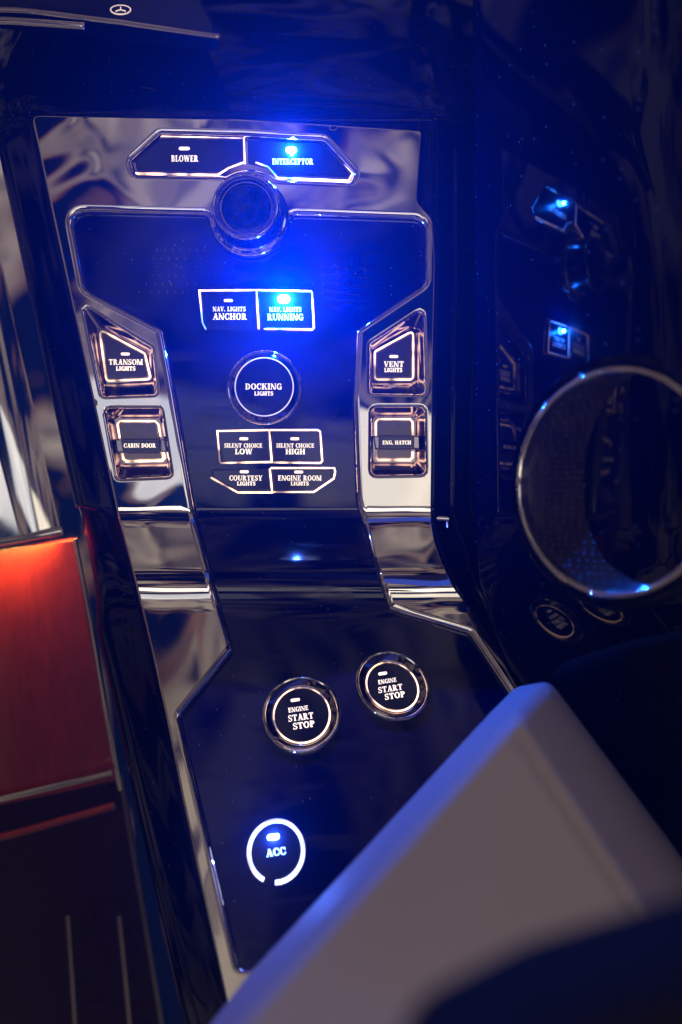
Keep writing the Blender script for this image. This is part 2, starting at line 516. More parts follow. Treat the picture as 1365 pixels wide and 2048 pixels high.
GL['N'] = (0.98, stem(0.10, t=TN) + dia(0.06, 1, 0.62, 0, TK) + stem(0.78, t=TN, bot=False))
GL['O'] = (0.92, bowl(0.46, 0.5, 0.45, 0.52, 0, 360, seg=24))
GL['P'] = (0.76, stem(0.1) + bowl(0.33, 0.71, 0.40, 0.29, -90, 90))
GL['R'] = (0.90, stem(0.1) + bowl(0.33, 0.73, 0.38, 0.27, -90, 90) + dia(0.36, 0.48, 0.60, 0, TK) + [rect(0.6, 0, 0.94, SF)])
GL['S'] = (0.70, bowl(0.35, 0.74, 0.30, 0.28, 40, 250, 0.17, 0.11) + bowl(0.35, 0.27, 0.33, 0.29, -140, 90, 0.17, 0.11) + dia(0.10, 0.66, 0.38, 0.34, 0.20) + hserif(0.62, 0.68, True, 0.32) + hserif(0.14, 0.32, False, 0.32))
GL['T'] = (0.82, stem(0.29, top=False) + [rect(0.02, 1 - TN, 0.80, 1)] + hserif(0.12, 1, False, 0.3) + hserif(0.80, 1, False, 0.3))
GL['U'] = (0.94, stem(0.1, 0.35, 1, bot=False) + stem(0.74, 0.35, 1, t=TN, bot=False) + bowl(0.475, 0.37, 0.375, 0.38, 180, 360, 0.17))
GL['V'] = (0.90, dia(0.06, 1, 0.34, 0, TK + 0.02) + dia(0.74, 1, 0.44, 0, TN) + [rect(0, 1 - SF, 0.42, 1), rect(0.60, 1 - SF, 0.92, 1)])
GL['W'] = (1.30, dia(0.06, 1, 0.30, 0, TK) + dia(0.58, 1, 0.36, 0, TN) + dia(0.52, 1, 0.78, 0, TK) + dia(1.12, 1, 0.86, 0, TN) + [rect(0, 1 - SF, 0.40, 1), rect(0.96, 1 - SF, 1.30, 1)])
GL['Y'] = (0.86, dia(0.04, 1, 0.34, 0.44, TK) + dia(0.70, 1, 0.42, 0.44, TN) + stem(0.33, 0, 0.5, top=False) + [rect(0, 1 - SF, 0.38, 1), rect(0.56, 1 - SF, 0.88, 1)])
GL['.'] = (0.34, [rect(0.06, 0, 0.28, 0.2)])
GL[' '] = (0.40, [])
def lettering(text, cx, cy, wid, hei, hb, parent, mat=None, rot=0.0, shear=0.0, name='lettering'):
    """backlit serif letters on the face at height hb; wid and hei in layout pixels"""
    total = sum(GL[c][0] + 0.06 for c in text) - 0.06
    kx = wid / total
    verts, faces = [], []; x0 = -total / 2; nq = 0
    cr_, sr_ = math.cos(rot), math.sin(rot)
    for c in text:
        w, polys = GL[c]
        for pl in polys:
            lift = 0.30 + 0.006 * (nq % 9); nq += 1
            s = len(verts)
            for (x, y) in pl:
                u = (x0 + x) * kx; v = -(y - 0.5) * hei
                u += v * shear
                uu, vv = u * cr_ - v * sr_, u * sr_ + v * cr_
                verts.append(B(cx + uu, cy + vv, lift, hb))
            f = tuple(range(s, s + len(pl)))
            faces.append(f if area2([(p[0], -p[1]) for p in pl]) < 0 else f[::-1])
        x0 += w + 0.06
    return mesh(name, verts, faces, mat or M_TEXT, parent, smooth=False)
def pill(cx, cy, w, h, hb, parent, mat=None, rot=0.0, name='indicator'):
    c, s = math.cos(rot), math.sin(rot); lp = []
    for i in range(20):
        a = 2 * math.pi * i / 20
        u = math.cos(a) * h / 2 + (w / 2 - h / 2) * (1 if math.cos(a) > 0 else -1); v = math.sin(a) * h / 2
        lp.append((cx + u * c - v * s, cy + u * s + v * c))
    if area2(lp) < 0: lp.reverse()
    return plate(name, lp, mat or M_IND, parent, quarter(1.0, 0.8, 0.8, -1.0, 2), grid=0, hb=hb)

# =================================================================== helm console body
con = thing('helm_console', 'glossy navy blue helm console carrying the chrome plate and its panels', 'console', U(600, 1100, -250))
XL = ([225, 1040, 1180, 1300, 1430, 1600, 1800, 2010, 2200], [62, 238, 275, 303, 332, 366, 410, 456, 500])
XR = ([225, 262, 405, 425, 452, 520, 700, 1040, 1080, 1110, 1170, 1250, 1380, 1400, 2200],
      [844, 845, 836, 850, 868, 873, 869, 865, 872, 882, 908, 968, 1040, 1052, 1090])
XR2 = ([225] + XR[0][5:], [871] + XR[1][5:])
def xr2(y): return float(np.interp(y, *XR2))
def xl(y): return float(np.interp(y, *XL))
def xr(y): return float(np.interp(y, *XR))
rows = list(np.arange(238, 1000, 24.0)) + list(np.arange(1000, 1260, 8.0)) + list(np.arange(1260, 2240, 24.0))
def skin(name, cols, edge, mat, parent, edge0=None):
    verts, faces = [], []; k = len(cols)
    for y in rows:
        x = edge(y)
        for j, (o, h) in enumerate(cols): verts.append(B((edge0(y) if edge0 and j < 2 else x) + o, y, h))
    for i in range(len(rows) - 1):
        for j in range(k - 1):
            faces.append((i * k + j, i * k + j + 1, (i + 1) * k + j + 1, (i + 1) * k + j))
    o = mesh(name, verts, faces, mat, parent)
    return o
skin('left_flank', [(-118, -420), (-122, -200), (-122, -150), (-119, -112), (-111, -92), (-98, -78), (-78, -62), (-50, -42), (-26, -24), (-12, -12), (-5, -7), (8, -6), (14, -60)], xl, M_NAVY, con)
skin('right_channel', [(-14, -60), (-8, -7), (6, -6), (13, -10), (19, -22), (24, -46), (30, -66), (42, -76), (58, -72), (68, -60), (74, -44), (80, -34), (92, -30), (108, -30), (124, -34), (140, -44), (200, -120)], xr2, M_NAVY, con, xr)
# dash top above the plate: a long gently falling deck
verts, faces = [], []
ys = [250, 244, 240, 236, 228, 214, 190, 150, 90, 20, -60, -160, -300, -420]
hs = [-70, -20, -8, -6, -5.5, -7, -12, -24, -46, -78, -120, -180, -280, -380]
xs = np.linspace(-420, 1300, 44)
for y, h in zip(ys, hs):
    for x in xs: verts.append(B(x, y, h - max(0, (x - 880)) * 0.25 - max(0, 40 - x) ** 1.3 * 0.12))
k = len(xs)
for i in range(len(ys) - 1):
    for j in range(k - 1): faces.append((i * k + j, (i + 1) * k + j, (i + 1) * k + j + 1, i * k + j + 1))
mesh('dash_top', verts, faces, M_NAVY, con)

# inset glossy panel the switches sit in
KN = (499, 426)
arc_kn = [(KN[0] + 85 * math.cos(rad(a)), KN[1] + 85 * math.sin(rad(a)), 0) for a in range(146, 33, -8)]
inner = [(142, 424, 26), (412, 431, 12)] + arc_kn + [(584, 431, 16), (850, 440, 26), (849, 566, 26), (712, 658, 14), (705, 800, 200),
         (712, 1000, 0), (722, 1044, 0), (738, 1110, 0), (778, 1219, 6), (938, 1267, 10), (1024, 1396, 8), (506, 1936, 10), (480, 1936, 10),
         (362, 1432, 16), (468, 1299, 5), (428, 1165, 0), (395, 1042, 0), (353, 800, 0), (326, 658, 14), (172, 578, 26)]
inner_loop = dense(rnd(inner, 8, 6), 10)
panel_loop = offset(inner_loop, 12)
plate('inset_panel', dense(panel_loop, 12), M_PANEL, con, quarter(1, 1, -13, -22, 1), grid=16)

# reflection in the gloss either side of the nav buttons, modelled as fine marks
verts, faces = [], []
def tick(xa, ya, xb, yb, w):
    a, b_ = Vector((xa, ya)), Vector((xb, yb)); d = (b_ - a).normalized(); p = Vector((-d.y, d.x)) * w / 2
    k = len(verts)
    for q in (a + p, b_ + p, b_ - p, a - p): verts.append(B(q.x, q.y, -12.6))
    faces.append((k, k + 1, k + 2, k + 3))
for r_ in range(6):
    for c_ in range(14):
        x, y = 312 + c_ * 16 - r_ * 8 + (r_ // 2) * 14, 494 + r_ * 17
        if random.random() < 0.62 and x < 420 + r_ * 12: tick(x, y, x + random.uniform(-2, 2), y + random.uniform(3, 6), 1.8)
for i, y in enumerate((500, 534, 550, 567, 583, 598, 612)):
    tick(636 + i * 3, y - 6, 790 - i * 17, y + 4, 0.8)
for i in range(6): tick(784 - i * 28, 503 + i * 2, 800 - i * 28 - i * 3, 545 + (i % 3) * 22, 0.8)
em = mesh('reflection_marks', verts, faces, M_SMOKE, con, smooth=False); em['kind'] = 'stuff'

# =================================================================== chrome plate
bez = thing('chrome_bezel_plate', 'large polished chrome bezel plate bending down around the navy panel', 'bezel', U(560, 1000, 0))
outer = [(xl(225) + 1, 230, 16), (480, 238, 0), (846, 262, 10), (836, 405, 22), (868, 440, 30), (873, 520, 60), (869, 700, 0), (865, 1040, 0),
         (872, 1080, 0), (882, 1110, 0), (908, 1170, 0), (968, 1250, 0), (1040, 1378, 0), (1048, 1398, 10), (522, 1962, 0), (474, 2012, 12), (455, 2006, 8),
         (410, 1800, 0), (366, 1600, 0), (332, 1430, 0), (303, 1300, 0), (275, 1180, 0), (238, 1040, 0)]
outer_loop = dense(rnd(outer, 6, 6), 10)
BL = [(264, 322, 8), (321, 270, 10), (488, 274, 0), (648, 283, 12), (708, 347, 8), (701, 363, 8), (560, 357, 8)] + \
     [(KN[0] + 89 * math.cos(rad(a)), KN[1] + 89 * math.sin(rad(a)), 0) for a in range(-52, -129, -7)] + [(438, 350, 8), (271, 347, 8)]
bl_loop = dense(rnd(BL, 8, 4), 10)
T_RIM = [(169, 614, 6), (304, 696, 8), (314, 788, 8), (206, 792, 8)]
V_RIM = [(845, 620, 8), (850, 788, 10), (741, 786, 8), (741, 688, 8)]
C_RIM = [(211, 817, 10), (322, 817, 8), (343, 952, 8), (236, 957, 8)]
E_RIM = [(744, 815, 12), (849, 815, 12), (851, 948, 12), (743, 950, 12)]
soft = lambda r, hb=-30: quarter(r, r * 0.55, 4, hb, 6)
holes = [(inner_loop, quarter(15, 14, 4, -22, 8)), (bl_loop, quarter(14, 8, 4, -14, 6))]
for rim in (T_RIM, V_RIM, C_RIM, E_RIM): holes.append((dense(rnd(rim, 8, 3), 10), quarter(8, 6, 4, -10, 6)))
plate('chrome_shell', outer_loop, M_CHROME, bez, quarter(5, 5, 4, -10, 5), holes, grid=11)

# =================================================================== switches
def button_face(name, loop, parent, hb, mat=M_FACE, r=2.5):
    return plate(name, dense(rnd(loop, 6, 3), 20), mat, parent, quarter(r, r, 0, -9, 3), grid=0, hb=hb)

def flat_button(label, loop, ring_lines, ind, texts, hb, led=None, group=None, ring_mat=None, ind_mat=None, w=3.3):
    c = np.mean([p[:2] for p in loop], 0)
    t = thing('push_button', label, 'button', U(c[0], c[1], hb - 8), group or 'flat backlit push buttons')
    button_face('face', loop, t, hb)
    for ln, closed in ring_lines:
        strip('light_guide', ln, w, ring_mat or M_RING, t, closed, hb - 0.6, 2.4)
    if ind: pill(ind[0], ind[1], ind[2], ind[3], hb, t, ind_mat)
    for tx in texts: lettering(*tx[:5], hb, t)
    return t
HB = -5.0
# top pair
flat_button('backlit BLOWER button, left of the pair above the round knob', [(270, 322, 8), (324, 274, 8), (486, 278, 2), (487, 322, 2), (462, 333, 4), (440, 346, 4), (274, 343, 6)],
            [([(318, 272), (488, 275.5), (490, 328)], False), ([(264, 330), (270, 346.5), (436, 350), (458, 336), (488, 325)], False)],
            (369, 297, 22, 7), [('BLOWER', 370, 317, 54, 12.6)], HB)
led1 = flat_button('INTERCEPTOR button with a glowing blue indicator, right of the blower button', [(495, 279, 2), (646, 287, 8), (702, 346, 6), (697, 357, 6), (560, 352, 4), (540, 335, 4), (496, 324, 2)],
            [([(512, 325), (536, 334), (556, 356), (698, 361.5), (706, 346), (690, 328)], False)],
            None, [('INTERCEPTOR', 586, 323, 82, 11.8)], HB)
# nav lights pair (on the navy panel)
HP = -7.0
flat_button('rectangular NAV. LIGHTS ANCHOR button left of the blue lit running button', [(401, 582, 3), (511, 582, 2), (516, 656, 2), (411, 657, 5)],
            [([(412, 659), (405, 645), (399, 581), (513, 580), (518, 658)], False)], (457, 601, 18, 6),
            [('NAV. LIGHTS', 459, 618, 66, 9.2), ('ANCHOR', 460, 633, 68, 12.6)], HP)
led2 = flat_button('rectangular NAV. LIGHTS RUNNING button lit by the brightest blue indicator', [(517, 582, 2), (624, 584, 5), (627, 657, 5), (521, 656, 2)],
            [([(515, 580), (623, 582), (625, 586), (628.5, 655), (625, 659), (528, 658)], False)], None,
            [('NAV. LIGHTS', 571, 619, 64, 9.2), ('RUNNING', 571, 634, 72, 12.6)], HP)
# silent choice pair
flat_button('SILENT CHOICE LOW button, left of the pair under the docking dial', [(437, 864, 5), (536, 862, 2), (541, 922, 2), (445, 924, 5)],
            [([(440, 922), (435, 862), (539, 860), (544, 924), (442, 926)], True)], (488, 877.5, 18, 6), [('SILENT CHOICE', 487, 891, 76, 8.4), ('LOW', 488, 903, 35, 10.9)], HP)
flat_button('SILENT CHOICE HIGH button, right of the pair under the docking dial', [(543, 862, 2), (639, 863, 5), (642, 923, 5), (547, 923, 2)],
            [([(541, 860), (636, 860), (641, 863), (645, 922), (641, 926), (546, 925)], False)], (590, 877.5, 18, 6), [('SILENT CHOICE', 591, 891, 76, 8.4), ('HIGH', 591, 903, 39, 10.9)], HP)
# courtesy and engine room pair
flat_button('COURTESY LIGHTS button with a slanted lower left corner', [(424, 939, 5), (538, 938, 2), (543, 981, 2), (478, 982, 4), (425, 954, 4)],
            [([(422, 955), (476, 985), (545, 985), (540, 937)], False)], (489, 943.5, 18, 6), [('COURTESY', 492, 956, 66, 10.1), ('LIGHTS', 493, 967, 37, 7.6)], HP)
flat_button('ENGINE ROOM LIGHTS button with a slanted lower right corner', [(544, 938, 2), (666, 938, 5), (664, 955, 4), (626, 981, 4), (548, 981, 2)],
            [([(542, 936), (669, 936), (671, 943), (668, 957), (628, 984), (547, 984)], False)], (598, 944, 18, 6), [('ENGINE ROOM', 600, 956, 87, 10.1), ('LIGHTS', 600, 967, 36, 7.6)], HP)
# the glowing blue indicators themselves
for (px, py, hb, t, w_, h_) in ((583, 300, HB, led1, 22, 14), (568, 598, HP, led2, 26, 18)):
    pill(px, py, w_, h_, hb, t, M_LED)

def recess_button(name, label, rim, floor, ring, face, ind, texts, depth=-24.0, faces=None):
    c = np.mean([p[:2] for p in rim], 0)
    t = thing(name, label, 'button', U(c[0], c[1], depth - 4), 'slant-topped buttons in the chrome arms')
    well('recess_frame', rim, floor, M_SMOKE, t, 4, depth - 2)
    plate('face', dense(rnd(face, 6, 3), 20), M_FACE2, t, quarter(2.5, 2.5, 0, -6, 3), grid=0, hb=depth + 2)
    strip('light_guide', rnd(ring, 7, 4), 3.4, M_RING, t, True, depth + 0.5, 2.6)
    if ind: pill(*ind, depth + 2, t)
    for tx in texts: lettering(*tx[:5], depth + 2, t, **(tx[5] if len(tx) > 5 else {}))
    return t
def grow(p, o): 
    lp = [q[:2] for q in p]
    if area2(lp) < 0: return [(*q, r[2]) for q, r in zip(offset(lp[::-1], o)[::-1], p)]
    return [(*q, r[2]) for q, r in zip(offset(lp, o), p)]
T_RING = [(199, 658, 8), (290, 707, 6), (302, 758, 7), (213, 762, 8)]
recess_button('recessed_button', 'recessed slant-topped TRANSOM LIGHTS button in the left chrome arm', T_RIM, grow(T_RING, 5), T_RING, grow(T_RING, -3),
              (251, 708, 18, 6), [('TRANSOM', 252, 724, 68, 10.9), ('LIGHTS', 252, 737, 39, 8.4)])
V_RING = [(827, 661, 7), (827, 759, 8), (750, 759, 8), (750, 703, 6)]
recess_button('recessed_button', 'recessed slant-topped VENT LIGHTS button in the right chrome arm', V_RIM, grow(V_RING, 5), V_RING, grow(V_RING, -3),
              (788, 713, 18, 6), [('VENT', 788, 728, 40, 10.9), ('LIGHTS', 787, 740, 36, 8.4)])

def rocker(label, rim, ring, bar, text):
    c = np.mean([p[:2] for p in rim], 0); dp = -28.0
    t = thing('rocker_switch', label, 'switch', U(c[0], c[1], dp - 4), 'rocker switches in the chrome arms')
    well('recess_frame', rim, grow(ring, 5), M_SMOKE, t, 4, dp - 2)
    (p0, p1, p2, p3) = [Vector(q[:2]) for q in ring]
    def cut(a, b_, f): q = a.lerp(b_, f); return (q.x, q.y)
    strip('light_guide', [cut(p0, p3, 0.42), cut(p0, p3, 0.08), cut(p0, p1, 0.07), cut(p0, p1, 0.93), cut(p1, p2, 0.08), cut(p1, p2, 0.40)], 3.4, M_RING, t, False, dp + 0.5, 2.6)
    strip('light_guide', [cut(p0, p3, 0.80), cut(p0, p3, 0.93), cut(p3, p2, 0.07), cut(p3, p2, 0.93), cut(p1, p2, 0.93), cut(p1, p2, 0.80)], 4.6, M_RING, t, False, dp + 0.5, 3.4)
    hub = [(min(bar[0][0], bar[3][0]) - 11, bar[0][1] + 1, 3), (bar[1][0] + 11, bar[1][1] + 1, 3), (bar[2][0] + 12, bar[2][1] - 1, 3), (min(bar[0][0], bar[3][0]) - 7, bar[3][1] - 1, 3)]
    plate('axle_block', dense(rnd(hub, 3, 3), 20), M_SMOKE, t, quarter(3, 3, 0, -14, 3), grid=0, hb=dp + 9)
    g = grow(ring, -3.5); (x0, y0), (x1, y1), (x2, y2), (x3, y3) = [q[:2] for q in g]
    def edge(f): return (x0 + (x3 - x0) * f, y0 + (y3 - y0) * f), (x1 + (x2 - x1) * f, y1 + (y2 - y1) * f)
    # the two paddles slope up to the bar in the middle
    for f0, f1, d0_, d1_ in ((0.0, 0.46, 2, 10), (0.72, 1.0, 10, 2)):
        (a, b), (d_, c_) = edge(f0), edge(f1)
        lp = dense(rnd([(*a, 3), (*b, 3), (*c_, 2), (*d_, 2)], 3, 2), 20)
        ya, yb = a[1], d_[1]
        plate('paddle', lp, M_PADDLE if f0 == 0.0 else M_PADDLE_LIT, t, quarter(1.5, 1.5, 0, -7, 2), grid=10, hb=dp + 1,
              bow=lambda x, y, ya=ya, yb=yb, d0_=d0_, d1_=d1_: d0_ + (d1_ - d0_) * (y - ya) / (yb - ya))
    br = plate('label_bar', dense(rnd(bar, 4, 3), 20), M_FACE2, t, quarter(3, 3, 0, -26, 3), grid=0, hb=dp + 19)
    fl = offset([q[:2] for q in bar], -5) if area2([q[:2] for q in bar]) > 0 else offset([q[:2] for q in bar][::-1], -5)
    plate('label_inlay', dense(rnd([(*q, 3) for q in fl], 3, 3), 20), M_FACE, br, quarter(0.8, 0.6, 0.7, -1, 2), grid=0, hb=dp + 19)
    lettering(*text, dp + 20, t)
    return t
rocker('two-way CABIN DOOR rocker switch recessed in the left chrome arm', C_RIM, [(234, 842, 7), (316, 842, 6), (330, 921, 7), (248, 923, 8)],
       [(241, 877, 4), (319, 877, 4), (322, 906, 4), (246, 906, 4)], ('CABIN DOOR', 280, 891, 64, 8.4))
rocker('two-way ENG. HATCH rocker switch recessed in the right chrome arm', E_RIM, [(752, 838, 7), (826, 838, 6), (826, 920, 7), (752, 920, 8)],
       [(758, 870, 4), (829, 870, 4), (829, 899, 4), (758, 899, 4)], ('ENG. HATCH', 794, 885, 57, 7.6))

# =================================================================== round controls
kn = thing('rotary_selector', 'dark round knob with stacked chrome rings between the top buttons', 'knob', U(499, 434, 0))
lathe('chrome_collar', 499, 434, [(80, -2), (80, 3), (78, 6), (74, 8), (71, 9.5), (70, 12), (70, 16)], M_CHROME, kn)
lathe('knob_body', 499, 434, [(70, 8), (70, 16), (69, 22), (66, 40), (64.5, 50), (64, 53)], M_SMOKE, kn)
lathe('chrome_rim', 499, 434, [(64, 52), (65, 55), (65, 58), (63.5, 60.5), (61, 61.5), (58.5, 60), (57, 57), (55, 48)], M_CHROME, kn)
lathe('inner_ring', 499, 434, [(56, 46), (52, 47), (50, 49), (48.5, 49), (47.5, 46)], M_SMOKE, kn)
disc('face', 499, 434, 48, 47, M_BLACK, kn, dome=3)
for a in (-90, -35, 35, 90, 145, 215):
    pass
dk = thing('round_dial', 'round DOCKING LIGHTS dial at the centre of the navy panel', 'dial', U(529, 774, -13))
lathe('outer_ring', 529, 774, [(74.5, -14), (74.5, -8), (73.5, -5), (72, -4), (70.5, -4.5), (69, -6), (60, 1.5), (59, 2)], M_SMOKE, dk)
lathe('chrome_lip', 529, 774, [(75.5, -14), (75.5, -6), (74.5, -4.4), (73, -3.4), (71.5, -4.2), (71, -6)], M_TRIM, dk)
lathe('light_guide', 529, 774, [(59.4, 1), (59.2, 2.4), (58.2, 3.0), (57.2, 2.6), (57, 1)], M_THIN, dk)
disc('face', 529, 774, 57, 2.2, M_PANEL, dk)
lettering('DOCKING', 527.5, 773, 73, 12, 2.6, dk); lettering('LIGHTS', 528, 787, 38, 8, 2.6, dk)

def start_button(label, cx, cy, R, fx, fy, fr, ax, ay, rot, trot, texts, ind):
    n, t_ = UN(cy); c = U(cx, cy, -13)
    t = thing('start_button', label, 'button', c, 'engine start stop buttons on the lower panel')
    k = c.z / F; r0 = R * k; r1 = fr * k
    ex, ey = Vector((1, 0, 0)), t_
    lathe('chrome_bezel', cx, cy, [(r0, -1), (r0, 8), (r0 - 2, 11), (r0 - 4.5, 12), (r0 - 7, 11), (r0 - 8, 9)], M_TRIM, t, -13, ax, ay, rot)
    lathe('inner_slope', cx, cy, [(r0 - 7.5, 10), (r1 + 6, 1.5), (r1 + 5, 1.0), (r1 - 4, 0.8)], M_SMOKE, t, -13, ax, ay, rot)
    lathe('light_guide', cx, cy, [(r1 + 2.6, 0.5), (r1 + 2.4, 2.4), (r1 + 1.2, 3.0), (r1, 2.4), (r1 - 0.4, 0.5)], M_RING, t, -13, ax, ay, rot)
    lathe('face', cx, cy, [(r1 - 0.6, 0.5), (r1 - 0.8, 2.5), (r1 - 2.5, 4), (r1 * 0.6, 4.2), (r1 * 0.3, 4.2), (0.01, 4.2)], M_FACE, t, -13, ax, ay, rot)
    for s, px, py, w_, h_ in texts: lettering(s, px, py, w_, h_, -8.6, t, rot=trot, shear=0.0)
    pill(*ind, -8.8, t, rot=trot)
    return t
start_button('nearer of the two round ENGINE START STOP buttons, left one in a chrome ring', 604, 1430, 79, 603, 1437, 55, 1.0, 0.99, 0.2, rad(-8),
             [('ENGINE', 597, 1418, 40, 9.2), ('START', 602, 1434, 51, 12.6), ('STOP', 608, 1450, 44, 12.6)], (591, 1400, 19, 6.5))
start_button('farther of the two round ENGINE START STOP buttons, right one in a chrome ring', 785, 1373, 78, 784, 1378, 53, 1.0, 0.87, rad(38), rad(-9),
             [('ENGINE', 775, 1362, 37, 8.4), ('START', 781, 1377, 49, 11.8), ('STOP', 790, 1391, 41, 11.8)], (766, 1347, 18, 6.5))
ac = thing('accessory_button', 'round ACC button with a broken white light ring low on the panel', 'button', U(553, 1702, -13))
ka = U(553, 1702, -13).z / F
lathe('light_guide', 553, 1703, [((54 + 4 * math.cos(a)) * ka, 4.5 + 4 * math.sin(a)) for a in [math.pi * i / 8 for i in range(-1, 10)]], M_ACC, ac, -13, 1.0, 1.06, 0, 80, arc=(rad(114), rad(114 + 335)))
disc('face', 553, 1703, 49 * ka, 3.0, M_FACE, ac, -13, ay=1.06)
lettering('ACC', 552, 1704, 40, 15, -9.8, ac, M_LEDS, rot=rad(-8)); pill(547, 1674, 26, 13, -9.8, ac, M_LEDS, rot=rad(-8))

hg = thing('hinge_pin', 'small chrome hinge pin beside the right chrome arm at the bend', 'hinge', U(886, 1046, -30))
for pts_, r_ in (([(868, 1041), (884, 1043), (899, 1044)], 6), ([(896, 1036), (898, 1060)], 5)):
    verts, faces = [], []
    P3 = [B(x, y, -14) for x, y in pts_]
    for i, p in enumerate(P3):
        t_ = (P3[min(i + 1, len(P3) - 1)] - P3[max(i - 1, 0)]).normalized(); a_ = t_.cross(Vector((0.2, 0.3, 1))).normalized(); b_ = t_.cross(a_)
        for k in range(14): verts.append(p + (a_ * math.cos(k * math.pi / 7) + b_ * math.sin(k * math.pi / 7)) * r_)
    for i in range(len(P3) - 1):
        for k in range(14): faces.append((i * 14 + k, i * 14 + (k + 1) % 14, (i + 1) * 14 + (k + 1) % 14, (i + 1) * 14 + k))
    faces.append(tuple(range(14))[::-1]); faces.append(tuple((len(P3) - 1) * 14 + k for k in range(14)))
    o = mesh('pin', verts, faces, M_TRIM, hg); o.data.set_sharp_from_angle(angle=rad(50))

# =================================================================== navy wall on the right with a round speaker
wl_t = thing('side_wall', 'tall glossy navy wall angled beside the console on the right', 'wall', (330, 300, 1600))
WA = rad(66)
def wall_pt(s, y, out=0.0):
    x0 = 262 + 130 * float(np.clip((y - 60) / 380, 0, 1)) ** 1.5
    return Vector((x0 + s * math.cos(WA) - out * math.sin(WA), y, 1600 - s * math.sin(WA) - out * math.cos(WA)))
verts, faces = [], []
wy = list(np.linspace(-1900, 1300, 56)); ws = [-60, -25, -10, 0, 8, 20, 40, 80, 160, 260, 360, 430, 480, 520, 560, 600, 640]
wo = [-90, -34, -12, -4, -1, 0, 0, 0, 0, 0, 0, 0, 0, -3, -8, -16, -30]
for y in wy:
    for s, o in zip(ws, wo): verts.append(wall_pt(s, y, o))
k = len(ws)
for i in range(len(wy) - 1):
    for j in range(k - 1): faces.append((i * k + j, i * k + j + 1, (i + 1) * k + j + 1, (i + 1) * k + j))
mesh('wall_skin', verts, faces, M_NAVY, wl_t)

SA = rad(52)                                           # the speaker pod is canted out of the wall
sn = Vector((-math.sin(SA), 0, -math.cos(SA)))
sp_c = at(1244, 966, 1236) + sn * 30
sp = thing('round_speaker', 'large round dark speaker pod with a chrome rim on the navy wall', 'speaker', sp_c)
fr = (sp_c, Vector((math.cos(SA), 0, -math.sin(SA))), Vector((0, 1, 0)), sn)
lathe('collar', 0, 0, [(200, -150), (199, -30), (197, -8), (194, 1), (190, 4), (187, 3), (186, 1), (184, 1), (182, 4), (179, 5), (177, 3), (175, -2)], M_NAVY, sp, seg=128, frame=fr)
lathe('chrome_rim', 0, 0, [(177, -2), (176.5, 5), (175.4, 8), (173.6, 10), (171.5, 10.5), (169.2, 10), (167.4, 8), (166.2, 4), (165.6, -14)], M_CHROME, sp, seg=128, frame=fr)
m, nt, b = new_mat('perforated_dark_grille')
b.inputs['Base Color'].default_value = (0.030, 0.024, 0.030, 1); b.inputs['Roughness'].default_value = 0.34
b.inputs['Metallic'].default_value = 0.9; b.inputs['Coat Weight'].default_value = 0.3; b.inputs['Coat Roughness'].default_value = 0.12
tc = nt.nodes.new('ShaderNodeTexCoord'); vo = nt.nodes.new('ShaderNodeTexVoronoi'); vo.inputs['Scale'].default_value = 330; vo.inputs['Randomness'].default_value = 0.12
nt.links.new(tc.outputs['Object'], vo.inputs['Vector'])
add_bump(nt, b, ramp_val(nt, vo.outputs['Distance'], 0.25, 0.45, 0, 1), 0.5, 0.001)
M_GRILLE = m
lathe('grille', 0, 0, [(167, -9), (152, -18), (122, -28), (90, -36), (50, -40), (0.01, -41)], M_GRILLE, sp, seg=96, frame=fr)

# =================================================================== seat bolster in the foreground
AP = at(1085, 1340, 1160)
sb = thing('seat_bolster', 'matte lavender grey vinyl seat bolster rising in the lower right corner', 'seat', at(1000, 2300, 800))
def seat_d(px, py): return 1165 - (py - 1340) * 0.30 - (1085 - px) * 0.05
def fold(px, py):
    # signed distance to the seam running down to the right; beyond it the cushion falls away
    a, b_ = Vector((1022, 1432)), Vector((1322, 1890)); d = (b_ - a).normalized()
    return (px - a.x) * d.y - (py - a.y) * d.x
def seat_map(px, py, h, hb=0.0):
    s = fold(px, py)
    f = 16 * (1 - math.exp(-max(0, s + 10) / 10)) - max(0, s) * 1.5 if s > -10 else 0
    f -= 16 * math.exp(-((s + 6) / 9) ** 2)
    edge = 0
    return at(px, py, seat_d(px, py) - f) + Vector((0, -0.25, -0.97)) * h
seat_out = [(1100, 1346, 36), (1560, 1960, 40), (1560, 2500, 40), (120, 2500, 40), (462, 2052, 80)]
n_seat = Vector((-0.05, -0.3, -0.95)).normalized()
seat_loop = dense(rnd(seat_out, 30, 8), 16)
o = plate('cushion', seat_loop, M_VINYL, sb, quarter(34, 40, 0, -190, 8), grid=9, fmap=seat_map)
o.data.attributes.remove(o.data.attributes['custom_normal']) if 'custom_normal' in o.data.attributes else None
dp = thing('dark_pad', 'dark blurred pad in front of the grey seat at the bottom right', 'cushion', at(1300, 2300, 400))
o = plate('pad', dense(rnd([(860, 2200, 200), (1150, 2040, 260), (1400, 1960, 160), (1600, 1900, 30), (1600, 2500, 30), (800, 2500, 30)], 30, 8), 20), M_DARKPAD, dp,
          quarter(70, 80, 0, -160, 14), grid=24, fmap=lambda px, py, h, hb: at(px, py, 400 - (py - 1900) * 0.12) + Vector((0, -0.2, -0.98)) * h * 0.7)
o.data.attributes.remove(o.data.attributes['custom_normal']) if 'custom_normal' in o.data.attributes else None

